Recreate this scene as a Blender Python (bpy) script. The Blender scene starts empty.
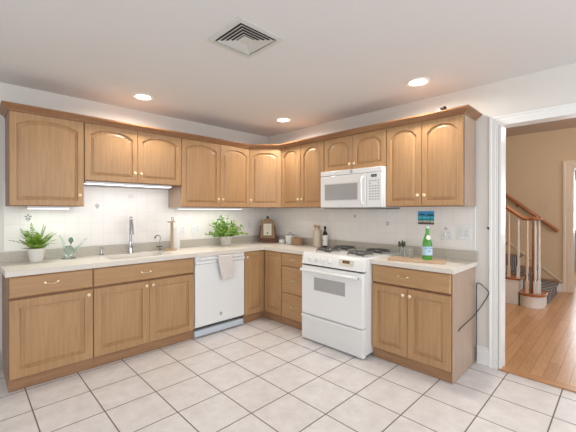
import bpy, bmesh, math, random
from mathutils import Vector, Matrix
random.seed(7)
PI = math.pi
S = bpy.context.scene
COL = S.collection

# ------------------------------------------------------------------ camera
cam = bpy.data.objects.new('camera', bpy.data.cameras.new('camera')); COL.objects.link(cam)
cam.location = (-3.317, -3.702, 1.359)
cam.rotation_euler = (PI/2 - 0.0044, 0, -0.7597)
cam.data.sensor_width = 36; cam.data.sensor_fit = 'HORIZONTAL'
cam.data.lens = 330.54/576*36
cam.data.shift_x = 10.61/576; cam.data.shift_y = -4.06/576
cam.data.clip_start = .02
S.camera = cam

# ------------------------------------------------------------------ world, exposure, large lights
W = bpy.data.worlds.new('world'); S.world = W; W.use_nodes = True
bg = W.node_tree.nodes['Background']; bg.inputs[0].default_value = (.72, .84, 1, 1); bg.inputs[1].default_value = 1.2
S.view_settings.view_transform = 'Standard'; S.view_settings.look = 'None'
S.view_settings.gamma = 1; S.view_settings.use_curve_mapping = False
S.view_settings.exposure = 0.15

def area(name, loc, rot, sx, sy, power, col, spread=PI):
    d = bpy.data.lights.new(name, 'AREA'); d.shape = 'RECTANGLE'; d.size = sx; d.size_y = sy
    d.energy = power; d.color = col; d.spread = spread
    o = bpy.data.objects.new(name, d); COL.objects.link(o); o.location = loc; o.rotation_euler = rot
    return o
DAY = (.88, .94, 1.0)
# added daylight-coloured fill at the unseen rear windows (they face +y) and the side window (faces +x)
area('rear_window_fill', (-1.2, -5.45, 1.5), (PI/2, 0, 0), 2.0, 1.3, 31, DAY)
area('rear_window_fill', (-3.8, -5.45, 1.4), (PI/2, 0, 0), 1.6, 1.6, 25, DAY)
area('side_window_fill', (-5.12, -3.0, 1.5), (PI/2, 0, -PI/2), 2.2, 1.3, 24, DAY)
area('hall_window_light', (2.0, -6.2, 1.5), (PI/2, 0, 0), 1.8, 1.6, 26, (.95, .95, 1))
area('study_window_light', (6.6, -3.6, 1.5), (PI/2, 0, PI/2), 1.6, 1.3, 60, DAY)

# ------------------------------------------------------------------ materials
def srgb(c):
    r = []
    for v in c:
        v = v/255.
        r.append(v/12.92 if v <= .04045 else ((v+.055)/1.055)**2.4)
    return tuple(r) + (1,)
def mat(name, c, rough=.5, metal=0, spec=.5, emit=None, es=0, trans=0, ior=1.45, coat=0, alpha=1):
    m = bpy.data.materials.new(name); m.use_nodes = True
    b = m.node_tree.nodes['Principled BSDF']
    b.inputs['Base Color'].default_value = srgb(c)
    b.inputs['Roughness'].default_value = rough; b.inputs['Metallic'].default_value = metal
    b.inputs['Specular IOR Level'].default_value = spec
    b.inputs['Transmission Weight'].default_value = trans; b.inputs['IOR'].default_value = ior
    b.inputs['Coat Weight'].default_value = coat
    if emit: b.inputs['Emission Color'].default_value = srgb(emit); b.inputs['Emission Strength'].default_value = es
    return m
class NT:
    def __init__(s, m): s.t = m.node_tree; s.b = s.t.nodes['Principled BSDF']
    def n(s, kind, **k):
        x = s.t.nodes.new(kind)
        for a, v in k.items(): setattr(x, a, v)
        return x
    def l(s, a, b): s.t.links.new(a, b)
    def math(s, op, a, b=None, c=None):
        x = s.n('ShaderNodeMath', operation=op)
        for i, v in enumerate((a, b, c)):
            if v is None: continue
            if isinstance(v, (int, float)): x.inputs[i].default_value = v
            else: s.l(v, x.inputs[i])
        return x.outputs[0]
    def coord(s, scale=(1, 1, 1), rot=(0, 0, 0)):
        tc = s.n('ShaderNodeTexCoord'); mp = s.n('ShaderNodeMapping')
        mp.inputs['Scale'].default_value = scale; mp.inputs['Rotation'].default_value = rot
        s.l(tc.outputs['Object'], mp.inputs['Vector']); return mp.outputs[0]
    def noise(s, vec, scale, detail=4, rough=.55):
        x = s.n('ShaderNodeTexNoise'); x.inputs['Scale'].default_value = scale
        x.inputs['Detail'].default_value = detail; x.inputs['Roughness'].default_value = rough
        s.l(vec, x.inputs['Vector']); return x.outputs['Fac']
    def ramp(s, fac, stops):
        x = s.n('ShaderNodeValToRGB'); e = x.color_ramp.elements
        while len(e) < len(stops): e.new(.5)
        for i, (p, c) in enumerate(stops): e[i].position = p; e[i].color = srgb(c)
        s.l(fac, x.inputs[0]); return x.outputs[0]
    def mix(s, fac, a, b, mode='MIX'):
        x = s.n('ShaderNodeMix', data_type='RGBA', blend_type=mode)
        for i, v in ((0, fac), (6, a), (7, b)):
            if isinstance(v, (int, float)): x.inputs[i].default_value = v
            elif isinstance(v, tuple): x.inputs[i].default_value = v
            else: s.l(v, x.inputs[i])
        return x.outputs[2]
    def bump(s, h, dist=.002, strength=.4):
        x = s.n('ShaderNodeBump'); x.inputs['Distance'].default_value = dist; x.inputs['Strength'].default_value = strength
        s.l(h, x.inputs['Height']); s.l(x.outputs[0], s.b.inputs['Normal'])

def wood(name, a, b, axis, rough=.38, k=1.0):
    m = mat(name, a, rough); t = NT(m)
    sc = [14*k, 14*k, 14*k]; sc['xyz'.index(axis)] = .9*k
    v = t.coord(tuple(sc))
    f1 = t.noise(v, 3.0, 6, .65)
    sc2 = [90*k, 90*k, 90*k]; sc2['xyz'.index(axis)] = 3*k
    f2 = t.noise(t.coord(tuple(sc2)), 2.0, 3, .6)
    f3 = t.noise(t.coord((1.2, 1.2, 1.2)), 2.2, 2)
    f = t.math('ADD', t.math('MULTIPLY', f1, .5), t.math('MULTIPLY', f2, .3))
    f = t.math('ADD', f, t.math('MULTIPLY', f3, .2))
    c = t.ramp(f, [(.34, a), (.64, b)])
    t.l(c, t.b.inputs['Base Color'])
    t.bump(f2, .0006, .25)
    return m
MAPLE_D, MAPLE_L = (164, 125, 87), (191, 152, 110)
wood_v = wood('maple_vertical', MAPLE_D, MAPLE_L, 'z')
wood_h = wood('maple_horizontal', MAPLE_D, MAPLE_L, 'x')
wood_y = wood('maple_crown', (132, 92, 62), (160, 116, 80), 'y')
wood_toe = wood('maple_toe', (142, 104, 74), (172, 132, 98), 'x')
carcass = wood('maple_carcass_shaded', (120, 82, 54), (146, 104, 72), 'z')  # maple darkened: shade of the door and drawer gaps put into the colour
veneer = wood('maple_side_veneer', (166, 139, 118), (182, 156, 135), 'z', .22)
stair_wood = wood('oak_stair', (150, 88, 52), (186, 122, 80), 'y', .3)
board_wood = wood('cutting_board_wood', (176, 144, 114), (206, 178, 148), 'x', .5, 1.6)
light_wood = wood('light_wood', (160, 134, 104), (192, 166, 134), 'z', .5, 2)
dark_wood = wood('dark_wood', (78, 46, 28), (120, 74, 46), 'z', .4, 2)
clock_wood = wood('clock_wood', (128, 96, 66), (164, 130, 94), 'z', .45, 2)

wall_m = mat('wall_paint', (224, 219, 211), .7); t = NT(wall_m); t.bump(t.noise(t.coord(), 160, 2), .0006, .15)
ceil_m = mat('ceiling_paint', (222, 219, 217), .85); t = NT(ceil_m); t.bump(t.noise(t.coord(), 120, 2), .0006, .15)
hall_m = mat('hall_paint', (212, 190, 160), .7); t = NT(hall_m); t.bump(t.noise(t.coord(), 160, 2), .0006, .15)
hall_ceil_m = mat('hall_ceiling_paint', (205, 190, 176), .8)
trim_m = mat('trim_paint', (236, 235, 231), .35)
hall_trim = mat('hall_trim_low_lit', (226, 210, 190), .4)  # beige tone carries the weaker light on the hall trim
white = mat('white_enamel', (236, 236, 234), .22)
white_plastic = mat('white_plastic', (232, 231, 228), .35)
offwhite = mat('off_white_plastic', (220, 218, 214), .4)
chrome = mat('chrome', (190, 190, 192), .12, 1)
steel = mat('brushed_steel', (150, 150, 150), .3, 1)
brass = mat('pale_brass', (226, 206, 168), .2, .7)
knob_m = mat('knob_cream', (242, 222, 188), .2, .1)
black = mat('black_plastic', (22, 22, 22), .4)
iron = mat('cast_iron', (84, 82, 80), .38)
burner_m = mat('burner_cap', (50, 48, 46), .45)
oven_glass = mat('oven_window', (172, 171, 170), .12)
mw_glass = mat('microwave_window', (168, 167, 165), .12)
gap_m = mat('dark_gap', (40, 30, 24), .8)
led = mat('lamp_diffuser', (255, 250, 240), .5, emit=(255, 238, 214), es=14)
strip_led = mat('under_cabinet_diffuser', (255, 255, 255), .5, emit=(240, 246, 255), es=3.0)
glass = mat('clear_glass', (250, 252, 250), .03, trans=1, ior=1.45)
teal_glass = mat('pale_teal_glass', (226, 240, 234), .04, trans=.95, ior=1.3)
green_glass = mat('green_bottle_glass', (120, 205, 96), .05, trans=.7, ior=1.4)
pane_glass = mat('window_glass', (255, 255, 255), .0, trans=1, ior=1.02)
ceramic = mat('white_ceramic', (226, 222, 214), .35)
stone_pot = mat('whitewashed_pot', (214, 206, 196), .7)
t = NT(stone_pot); f = t.noise(t.coord(), 45, 4); t.l(t.ramp(f, [(.35, (190, 180, 168)), (.6, (226, 220, 212))]), t.b.inputs['Base Color']); t.bump(f, .004, .6)
soil = mat('potting_soil', (50, 38, 28), .9)
paper = mat('paper', (238, 236, 232), .85)
towel_m = mat('towel_cloth', (222, 214, 208), .95); t = NT(towel_m)
f = t.noise(t.coord(), 110, 3); t.l(t.ramp(f, [(.35, (205, 194, 188)), (.65, (232, 226, 220))]), t.b.inputs['Base Color']); t.bump(f, .002, .5)
toe_white = mat('toe_plate', (200, 208, 216), .35)
beige_panel = mat('display_bezel', (214, 200, 180), .4)
lcd = mat('display_glass', (48, 42, 36), .2)
digit_m = mat('display_digits', (226, 160, 60), .4, emit=(255, 170, 70), es=.8)
crock_m = mat('crock_stoneware', (206, 192, 172), .5)
label_m = mat('bottle_label_white', (228, 224, 216), .6)
blue_label = mat('bottle_label_pale_blue', (186, 214, 232), .55)
blue_ink = mat('label_ink_blue', (40, 84, 150), .5)
red_ink = mat('label_ink_red', (190, 50, 44), .5)
black_glass = mat('dark_bottle_glass', (28, 22, 20), .12)
logo_m = mat('badge_grey', (120, 120, 122), .35)
decal_m = mat('tile_motif_grey', (150, 150, 146), .6)
hook_m = mat('dark_bronze', (50, 40, 34), .4, .6)
wicker = mat('wicker', (176, 140, 106), .7)
skyl = mat('sky_blue_view', (120, 160, 176), .6)

def leaf_mat(name, a, b):
    m = mat(name, a, .5); t = NT(m); f = t.noise(t.coord(), 28, 2)
    t.l(t.ramp(f, [(.38, a), (.62, b)]), t.b.inputs['Base Color']); return m
fern_m = leaf_mat('fern_leaf', (84, 128, 38), (178, 208, 78))
leafy_m = leaf_mat('bushy_leaf', (84, 130, 48), (172, 204, 104))
stem_m = mat('plant_stem', (96, 120, 60), .6)

# speckled worktop
def speckle(name, base, dark, lightc, amt=.5, rough=.3):
    m = mat(name, base, rough); t = NT(m)
    v = t.coord()
    f = t.noise(v, 220, 2); f2 = t.noise(v, 90, 3)
    c = t.ramp(f, [(.36, dark), (.47, base), (.56, base), (.68, lightc)])
    c2 = t.ramp(f2, [(.4, dark), (.6, base)])
    t.l(t.mix(amt*.5, c, c2), t.b.inputs['Base Color']); return m
top_m = speckle('worktop_stone', (226, 218, 206), (210, 200, 187), (236, 230, 220), .4, .3)
lip_m = speckle('worktop_lip_stone', (196, 187, 172), (174, 165, 149), (214, 206, 192), .6, .4)

# tile grids
def grid_mask(t, u, v, u0, pu, v0, pv, g):
    def d(c, c0, p):
        x = t.math('DIVIDE', t.math('SUBTRACT', c, c0), p)
        fr = t.math('FRACT', x)
        return t.math('MULTIPLY', t.math('MINIMUM', fr, t.math('SUBTRACT', 1.0, fr)), p)
    dm = t.math('MINIMUM', d(u, u0, pu), d(v, v0, pv))
    mr = t.n('ShaderNodeMapRange'); mr.inputs['From Min'].default_value = g*.35; mr.inputs['From Max'].default_value = g*.65
    t.l(dm, mr.inputs['Value']); return mr.outputs[0]       # 0 on grout, 1 on tile
def cell_random(t, u, v, u0, pu, v0, pv):
    cu = t.math('FLOOR', t.math('DIVIDE', t.math('SUBTRACT', u, u0), pu))
    cv = t.math('FLOOR', t.math('DIVIDE', t.math('SUBTRACT', v, v0), pv))
    w = t.n('ShaderNodeTexWhiteNoise', noise_dimensions='2D')
    cb = t.n('ShaderNodeCombineXYZ'); t.l(cu, cb.inputs[0]); t.l(cv, cb.inputs[1]); t.l(cb.outputs[0], w.inputs['Vector'])
    return w.outputs['Value']
floor_m = mat('floor_tile', (222, 215, 211), .32); t = NT(floor_m)
v = t.coord(); sp = t.n('ShaderNodeSeparateXYZ'); t.l(v, sp.inputs[0])
gm = grid_mask(t, sp.outputs[0], sp.outputs[1], -.862, .353, -.931, .3495, .0078)
rnd = cell_random(t, sp.outputs[0], sp.outputs[1], -.862, .353, -.931, .3495)
nz = t.noise(v, 9, 5, .7)
tc_ = t.ramp(nz, [(.3, (208, 203, 200)), (.7, (231, 227, 225))])
tc_ = t.mix(t.math('MULTIPLY', rnd, .25), tc_, srgb((212, 204, 198)))
t.l(t.mix(gm, srgb((112, 100, 96)), tc_), t.b.inputs['Base Color'])
t.l(t.math('SUBTRACT', .85, t.math('MULTIPLY', gm, .55)), t.b.inputs['Roughness'])
t.bump(t.math('ADD', gm, t.math('MULTIPLY', t.noise(v, 60, 3), .12)), .0015, .5)

def splash(name, axis, u0):
    m = mat(name, (234, 229, 222), .22); t = NT(m)
    v = t.coord(); sp = t.n('ShaderNodeSeparateXYZ'); t.l(v, sp.inputs[0])
    u = sp.outputs[0 if axis == 'x' else 1]
    gm = grid_mask(t, u, sp.outputs[2], u0, .113, 1.232, .1115, .004)
    rnd = cell_random(t, u, sp.outputs[2], u0, .113, 1.232, .1115)
    c = t.mix(rnd, srgb((243, 237, 229)), srgb((239, 233, 225)))
    t.l(t.mix(gm, srgb((231, 225, 217)), c), t.b.inputs['Base Color'])
    t.bump(gm, .001, .35); return m
splash_l = splash('splash_tile_left', 'x', -2.388)
splash_r = splash('splash_tile_right', 'y', -1.4735)

# hall oak floor: boards along x
oak = mat('oak_floor', (206, 158, 112), .3); t = NT(oak)
v = t.coord(); sp = t.n('ShaderNodeSeparateXYZ'); t.l(v, sp.inputs[0])
row = t.math('FLOOR', t.math('DIVIDE', sp.outputs[1], .083))
w1 = t.n('ShaderNodeTexWhiteNoise', noise_dimensions='1D'); t.l(row, w1.inputs['W'])
xo = t.math('ADD', sp.outputs[0], t.math('MULTIPLY', w1.outputs['Value'], 1.3))
seg = t.math('FLOOR', t.math('DIVIDE', xo, .9))
w2 = t.n('ShaderNodeTexWhiteNoise', noise_dimensions='2D'); cb = t.n('ShaderNodeCombineXYZ')
t.l(row, cb.inputs[0]); t.l(seg, cb.inputs[1]); t.l(cb.outputs[0], w2.inputs['Vector'])
board = t.ramp(w2.outputs['Value'], [(0, (182, 132, 88)), (.5, (200, 151, 106)), (1, (216, 171, 126))])
grain = t.noise(t.coord((2.2, 22, 1)), 3, 6, .7)
c = t.mix(.35, board, t.ramp(grain, [(.3, (150, 98, 58)), (.7, (224, 180, 134))]))
fr = t.math('FRACT', t.math('DIVIDE', sp.outputs[1], .083))
seam = t.math('LESS_THAN', t.math('MINIMUM', fr, t.math('SUBTRACT', 1.0, fr)), .018)
t.l(t.mix(seam, c, srgb((140, 92, 54))), t.b.inputs['Base Color'])
# striped stair runner
runner_m = mat('striped_runner', (110, 108, 108), .95); t = NT(runner_m)
v = t.coord(); sp = t.n('ShaderNodeSeparateXYZ'); t.l(v, sp.inputs[0])
fr = t.math('FRACT', t.math('DIVIDE', t.math('ADD', sp.outputs[0], 0), .13))
t.l(t.ramp(fr, [(0, (48, 48, 54)), (.5, (62, 62, 68)), (.6, (200, 192, 184)), (.85, (190, 182, 176)), (.95, (60, 58, 62))]), t.b.inputs['Base Color'])
# postcard picture: sea, beach and two palms painted as colour bands (print on the card)
card_m = mat('postcard_print', (80, 170, 200), .4); t = NT(card_m)
v = t.coord(); sp = t.n('ShaderNodeSeparateXYZ'); t.l(v, sp.inputs[0])
nz = t.noise(t.coord((1, 1, 1)), 30, 3)
h = t.math('ADD', t.math('DIVIDE', sp.outputs[2], .125), t.math('MULTIPLY', t.math('SUBTRACT', nz, .5), .25))
cr = t.n('ShaderNodeValToRGB'); cr.color_ramp.interpolation = 'CONSTANT'; e = cr.color_ramp.elements
for p, c in ((.0, (92, 84, 76)), (.16, (196, 186, 160)), (.3, (30, 150, 170)), (.48, (90, 190, 205)), (.62, (60, 150, 205))):
    if p == 0: e[0].color = srgb(c)
    elif p == .16: e[1].position = p; e[1].color = srgb(c)
    else: x = e.new(p); x.color = srgb(c)
t.l(h, cr.inputs[0]); t.l(cr.outputs[0], t.b.inputs['Base Color'])
palm_ink = mat('postcard_palm_green', (30, 96, 50), .5)

# ------------------------------------------------------------------ mesh helpers
class MB:
    def __init__(s): s.bm = bmesh.new()
    def box(s, x0, x1, y0, y1, z0, z1):
        if x0 > x1: x0, x1 = x1, x0
        if y0 > y1: y0, y1 = y1, y0
        if z0 > z1: z0, z1 = z1, z0
        v = [s.bm.verts.new(p) for p in ((x0,y0,z0),(x1,y0,z0),(x1,y1,z0),(x0,y1,z0),(x0,y0,z1),(x1,y0,z1),(x1,y1,z1),(x0,y1,z1))]
        for f in ((0,3,2,1),(4,5,6,7),(0,1,5,4),(1,2,6,5),(2,3,7,6),(3,0,4,7)): s.bm.faces.new([v[i] for i in f])
        return s
    def lathe(s, prof, n=24, o=(0,0,0), axis='z', cap=True):
        rings = []
        for r, h in prof:
            ring = []
            for k in range(n):
                a = 2*PI*k/n; c, d = r*math.cos(a), r*math.sin(a)
                p = {'z': (c, d, h), 'y': (c, h, -d), 'x': (h, c, d)}[axis]
                ring.append(s.bm.verts.new((p[0]+o[0], p[1]+o[1], p[2]+o[2])))
            rings.append(ring)
        for a, b in zip(rings, rings[1:]):
            for k in range(n): s.bm.faces.new((a[k], a[(k+1)%n], b[(k+1)%n], b[k]))
        if cap:
            if prof[0][0] > 1e-5: s.bm.faces.new(list(reversed(rings[0])))
            if prof[-1][0] > 1e-5: s.bm.faces.new(rings[-1])
        return s
    def tube(s, pts, r, n=10, cap=True):
        pts = [Vector(p) for p in pts]; rs = r if isinstance(r, (list, tuple)) else [r]*len(pts)
        rings = []; up = None
        for i, p in enumerate(pts):
            d = (pts[min(i+1, len(pts)-1)] - pts[max(i-1, 0)]).normalized()
            if up is None:
                up = Vector((0,0,1)) if abs(d.z) < .9 else Vector((1,0,0))
            a = d.cross(up).normalized(); up = a.cross(d).normalized()
            rings.append([s.bm.verts.new(p + rs[i]*(math.cos(2*PI*k/n)*a + math.sin(2*PI*k/n)*up)) for k in range(n)])
        for a, b in zip(rings, rings[1:]):
            for k in range(n): s.bm.faces.new((a[k], a[(k+1)%n], b[(k+1)%n], b[k]))
        if cap: s.bm.faces.new(list(reversed(rings[0]))); s.bm.faces.new(rings[-1])
        return s
    def loops(s, ls, close_last=True, close_first=True):
        R = [[s.bm.verts.new(p) for p in l] for l in ls]; n = len(R[0])
        for a, b in zip(R, R[1:]):
            for k in range(n): s.bm.faces.new((a[k], a[(k+1)%n], b[(k+1)%n], b[k]))
        if close_last: s.bm.faces.new(R[-1])
        if close_first: s.bm.faces.new(list(reversed(R[0])))
        return s
    def prism(s, poly, y0, y1, plane='xz'):
        def P(p, d): return {'xz': (p[0], d, p[1]), 'xy': (p[0], p[1], d), 'yz': (d, p[0], p[1])}[plane]
        return s.loops([[P(p, y0) for p in poly], [P(p, y1) for p in poly]])
    def build(s, name, m, parent=None, bevel=0, smooth=True, loc=None, angle=35):
        bmesh.ops.recalc_face_normals(s.bm, faces=s.bm.faces)
        me = bpy.data.meshes.new(name); s.bm.to_mesh(me); s.bm.free()
        me.materials.append(m)
        if smooth:
            me.polygons.foreach_set('use_smooth', [True]*len(me.polygons)); me.set_sharp_from_angle(angle=math.radians(angle))
        o = bpy.data.objects.new(name, me); COL.objects.link(o)
        if parent: o.parent = parent
        if loc: o.location = loc
        if bevel:
            b = o.modifiers.new('bevel', 'BEVEL'); b.width = bevel; b.segments = 2; b.limit_method = 'ANGLE'; b.angle_limit = math.radians(40)
            b.harden_normals = False
        return o
def B(*a): return MB().box(*a)
def thing(name, label, cat, loc=(0,0,0), rz=0, group=None):
    o = bpy.data.objects.new(name, None); COL.objects.link(o); o.location = loc; o.rotation_euler = (0,0,rz)
    o.empty_display_size = .1
    return tag(o, label, cat, group)
def tag(o, label, cat, group=None):
    o['label'] = label; o['category'] = cat
    if group: o['group'] = group
    return o
def struct(o, label=None):
    o['kind'] = 'structure'
    if label: o['label'] = label
    return o
def dup(root, loc, label=None, rz=None):
    r = root.copy(); COL.objects.link(r); r.location = loc
    if rz is not None: r.rotation_euler = (0,0,rz)
    if label: r['label'] = label
    for ch in list(root.children):
        c = ch.copy(); COL.objects.link(c); c.parent = r
        for g in ch.children:
            d = g.copy(); COL.objects.link(d); d.parent = c
    return r
RW = -PI/2      # rotation of things on the right-hand wall (their front faces -x)

# ------------------------------------------------------------------ room shell
H = 2.462
XL, YB = -5.2, -5.6
struct(B(XL, 0, YB, 0, -.1, 0).build('floor', floor_m, smooth=False), 'pale square ceramic tiles with dark grout')
struct(B(-.018, .075, -4.60, -2.960, 0.0005, .012).build('trim_1', wood('threshold_oak', (176, 124, 80), (206, 156, 108), 'y', .35), bevel=.004), 'oak threshold strip between tile and hall floor')
struct(B(0, 7.0, -6.6, .3, -.1, -.0005).build('floor_hall', oak, smooth=False), 'oak strip floor of the hall')
struct(B(XL-.1, .0, YB-.1, .1, H, H+.1).build('ceiling', ceil_m, smooth=False), 'flat off white kitchen ceiling')
struct(B(XL-.1, .12, 0, .12, 0, H).build('wall_left', wall_m, smooth=False), 'off white wall behind the sink')
# right wall with doorway y -4.6 .. -2.99, head 2.095
OY0, OY1, OZ = -4.60, -2.960, 2.098
m = MB(); m.box(0, .12, OY1, 0, 0, H); m.box(0, .12, OY0, OY1, OZ, H); m.box(0, .12, YB, OY0, 0, H)
struct(m.build('wall_right', wall_m, smooth=False), 'off white wall behind the range with a wide doorway')
def holed(axis, c0, c1, a0, a1, z1, holes):      # wall slab with rectangular holes (a, b, za, zb)
    m = MB()
    def bx(u0, u1, z0, z1_):
        if axis == 'y': m.box(u0, u1, c0, c1, z0, z1_)
        else: m.box(c0, c1, u0, u1, z0, z1_)
    u = a0
    for (h0, h1, za, zb) in holes:
        bx(u, h0, 0, z1)
        if za > 0: bx(h0, h1, 0, za)
        bx(h0, h1, zb, z1); u = h1
    bx(u, a1, 0, z1); return m
struct(holed('y', YB-.12, YB, XL-.1, .12, H, [(-4.6, -3.0, .6, 2.2), (-2.2, -.2, .85, 2.15)]).build('wall_rear', wall_m, smooth=False))
struct(holed('x', XL-.12, XL, YB, 0, H, [(-4.1, -1.9, .85, 2.15)]).build('wall_side', wall_m, smooth=False))
def window(n, axis, c, a0, a1, z0, z1, th=.12):
    m = MB(); w = .05
    def bx(u0, u1, za, zb, d=0):
        if axis == 'y': m.box(u0, u1, c-th+.03, c-.03, za, zb)
        else: m.box(c-th+.03, c-.03, u0, u1, za, zb)
    bx(a0, a1, z0, z0+w); bx(a0, a1, z1-w, z1); bx(a0, a0+w, z0, z1); bx(a1-w, a1, z0, z1); bx((a0+a1)/2-.02, (a0+a1)/2+.02, z0, z1)
    fr = struct(m.build('window_%d' % n, trim_m, smooth=False))
    p = MB(); cc = c-th/2
    if axis == 'y': p.box(a0+w, a1-w, cc-.003, cc+.003, z0+w, z1-w)
    else: p.box(cc-.003, cc+.003, a0+w, a1-w, z0+w, z1-w)
    p.build('pane', pane_glass, fr, smooth=False)
window(1, 'y', YB, -4.6, -3.0, .6, 2.2); window(2, 'y', YB, -2.2, -.2, .85, 2.15); window(3, 'x', XL, -4.1, -1.9, .85, 2.15)

# door casing and jambs of the kitchen doorway: stepped moulding profile, mitred
def casing(n, x_face, dirx, y0, y1, z1, w, t_, m_=trim_m, plinth=True):
    # profile across the width: (distance from the opening edge, projection)
    prof = [(0, 0), (0, .012*t_), (.012, .016*t_), (w*.28, .012*t_), (w*.34, .017*t_), (w*.7, .014*t_), (w*.76, .024*t_), (w*.95, .026*t_), (w, .02*t_), (w, 0)]
    m = MB()
    def pt(side, d, pr, z): return (x_face + dirx*pr, (y1 + d) if side > 0 else (y0 - d), z)
    path = []
    L = []
    for stage in range(4):
        L.append([{0: (x_face+dirx*p, y1+d, 0), 1: (x_face+dirx*p, y1+d, z1+d), 2: (x_face+dirx*p, y0-d, z1+d), 3: (x_face+dirx*p, y0-d, 0)}[stage] for d, p in prof])
    m.loops(L)
    o = struct(m.build('trim_%d' % n, m_, angle=25)); return o
casing(2, 0, -1, OY0, OY1+.004, OZ-.004, .070, .6)
m = MB(); m.box(-.012, .132, OY1-.018, OY1-.0005, 0, OZ-.018); m.box(-.012, .132, OY0+.0005, OY0+.018, 0, OZ-.018); m.box(-.012, .132, OY0+.0005, OY1-.0005, OZ-.018, OZ-.0005)
struct(m.build('trim_3', trim_m, bevel=.002), 'white jamb lining of the kitchen doorway')
def baseboard(name, L, prof=None):     # L: polygonal run boxes
    m = MB()
    for (x0, x1, y0, y1, nx, ny) in L:
        m.box(x0, x1, y0, y1, 0, .125)
    return struct(m.build(name, trim_m, bevel=.003))
m = MB(); m.box(-.014, 0, -2.889, -2.790, .001, .135); m.box(-.009, 0, -2.889, -2.790, .135, .16)
struct(m.build('baseboard_right', trim_m, bevel=.003), 'white baseboard beside the doorway casing')
m = MB(); m.box(XL, -3.09, -.014, 0, .001, .125); m.box(XL, -3.09, -.009, 0, .125, .15)
struct(m.build('baseboard_left', trim_m, bevel=.003), 'white baseboard left of the cabinets')

# wall tiling (6 mm slabs) with the small motifs
sl = MB(); sl.box(-3.068, -.008, -.006, 0, 1.0, 1.60); spl_l = struct(sl.build('wall_tiling_left', splash_l, smooth=False), 'white square wall tiles behind the sink')
sl = MB(); sl.box(-.006, 0, -2.772, -.006, .99, 1.60); spl_r = struct(sl.build('wall_tiling_right', splash_r, smooth=False), 'white square wall tiles behind the range')
m = MB(); m.box(-.011, 0, -2.782, -2.772, .99, 1.395); struct(m.build('trim_4', trim_m, bevel=.003), 'white edge strip where the wall tiles end')
def motif(parent, u, z, wall, kind=0, s=.022):
    m = MB()
    def q(pts):
        vs = [m.bm.verts.new((u+a, -.0066, z+b) if wall == 'l' else (-.0066, u-a, z+b)) for a, b in pts]; m.bm.faces.new(vs)
    if kind == 0:      # flower: petals, stem, leaves
        for k in range(5):
            a = 2*PI*k/5 + PI/2; c, d = math.cos(a), math.sin(a)
            q([(c*s*.25-d*s*.18, s*.3+d*s*.25+c*s*.18), (c*s*.9-d*s*.22, s*.3+d*s*.9+c*s*.22), (c*s*.9+d*s*.22, s*.3+d*s*.9-c*s*.22), (c*s*.25+d*s*.18, s*.3+d*s*.25-c*s*.18)])
        q([(-s*.06, -s*1.1), (s*.06, -s*1.1), (s*.06, s*.1), (-s*.06, s*.1)])
        q([(0, -s*.9), (s*.6, -s*.45), (s*.25, -s*.5)]); q([(0, -s*.9), (-s*.6, -s*.45), (-s*.25, -s*.5)])
    else:              # basket-like block of dashes
        for i in range(3):
            for j in range(3): q([((i-1)*s*.75-s*.25, (j-1)*s*.6-s*.15), ((i-1)*s*.75+s*.25, (j-1)*s*.6-s*.15), ((i-1)*s*.75+s*.25, (j-1)*s*.6+s*.15), ((i-1)*s*.75-s*.25, (j-1)*s*.6+s*.15)])
    o = m.build('tile_motif', decal_m if kind == 0 else mat('tile_motif_pale', (196, 194, 192), .6), parent, smooth=False); return o
motif(spl_l, -2.895, 1.29, 'l', 0, .030); motif(spl_l, -2.332, 1.40, 'l', 0, .024); motif(spl_l, -2.0, 1.512, 'l', 1, .024)
motif(spl_l, -1.53, 1.178, 'l', 0, .02)
motif(spl_r, -1.53, 1.29, 'r', 0, .021); motif(spl_r, -1.94, 1.215, 'r', 0, .022); motif(spl_r, -2.53, 1.18, 'r', 0, .02)

# ------------------------------------------------------------------ cabinet doors and fronts
def arch_loop(w, h, i, rise, fw, n=14):
    x0, x1, z0 = fw+i, w-fw-i, fw+i
    sp = h-fw-rise-i; mid = w/2; hw = (x1-x0)/2
    pts = [(x0, z0), (x1, z0), (x1, sp)]
    for k in range(1, n):
        tt = 1-2*k/n; s = abs(tt)/.88
        z = rise*math.sqrt(max(0, 1-s*s))**.9 if s < 1 else 0
        pts.append((mid+tt*hw, sp+z))
    pts.append((x0, sp)); return pts
def rect_loop(w, h, i, ref, n=14):
    x0, x1, z0, z1 = i, w-i, i, h-i
    pts = [(x0, z0), (x1, z0), (x1, z1)]
    for k in range(1, n): pts.append((min(max(ref[2+k][0], x0), x1), z1))
    pts.append((x0, z1)); return pts
def panel_door(name, m_, w, h, rise, parent, x, y, z, fw=.056, T=.019):
    n = 14
    ref = arch_loop(w, h, 0, rise, fw, n)
    A = lambda i, d: [(p[0], -T+d, p[1]) for p in arch_loop(w, h, i, rise, fw, n)]
    R = lambda i, yy: [(p[0], yy, p[1]) for p in rect_loop(w, h, i, ref, n)]
    mb = MB(); mb.loops([R(0, 0), R(0, -T+.004), R(.004, -T), A(0, 0), A(.003, .008), A(.005, .012), A(.012, .012), A(.034, .0015), A(.038, .0012)])
    o = mb.build(name, m_, parent, angle=18); o.location = (x, y, z); return o
def slab_front(name, m_, w, h, parent, x, y, z, T=.019):
    R = lambda i, yy: [(i, yy, i), (w-i, yy, i), (w-i, yy, h-i), (i, yy, h-i)]
    mb = MB(); mb.loops([R(0, 0), R(0, -T+.008), R(.005, -T+.003), R(.011, -T), R(.014, -T)])
    o = mb.build(name, m_, parent, angle=18); o.location = (x, y, z); return o
knob_me = None
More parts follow.
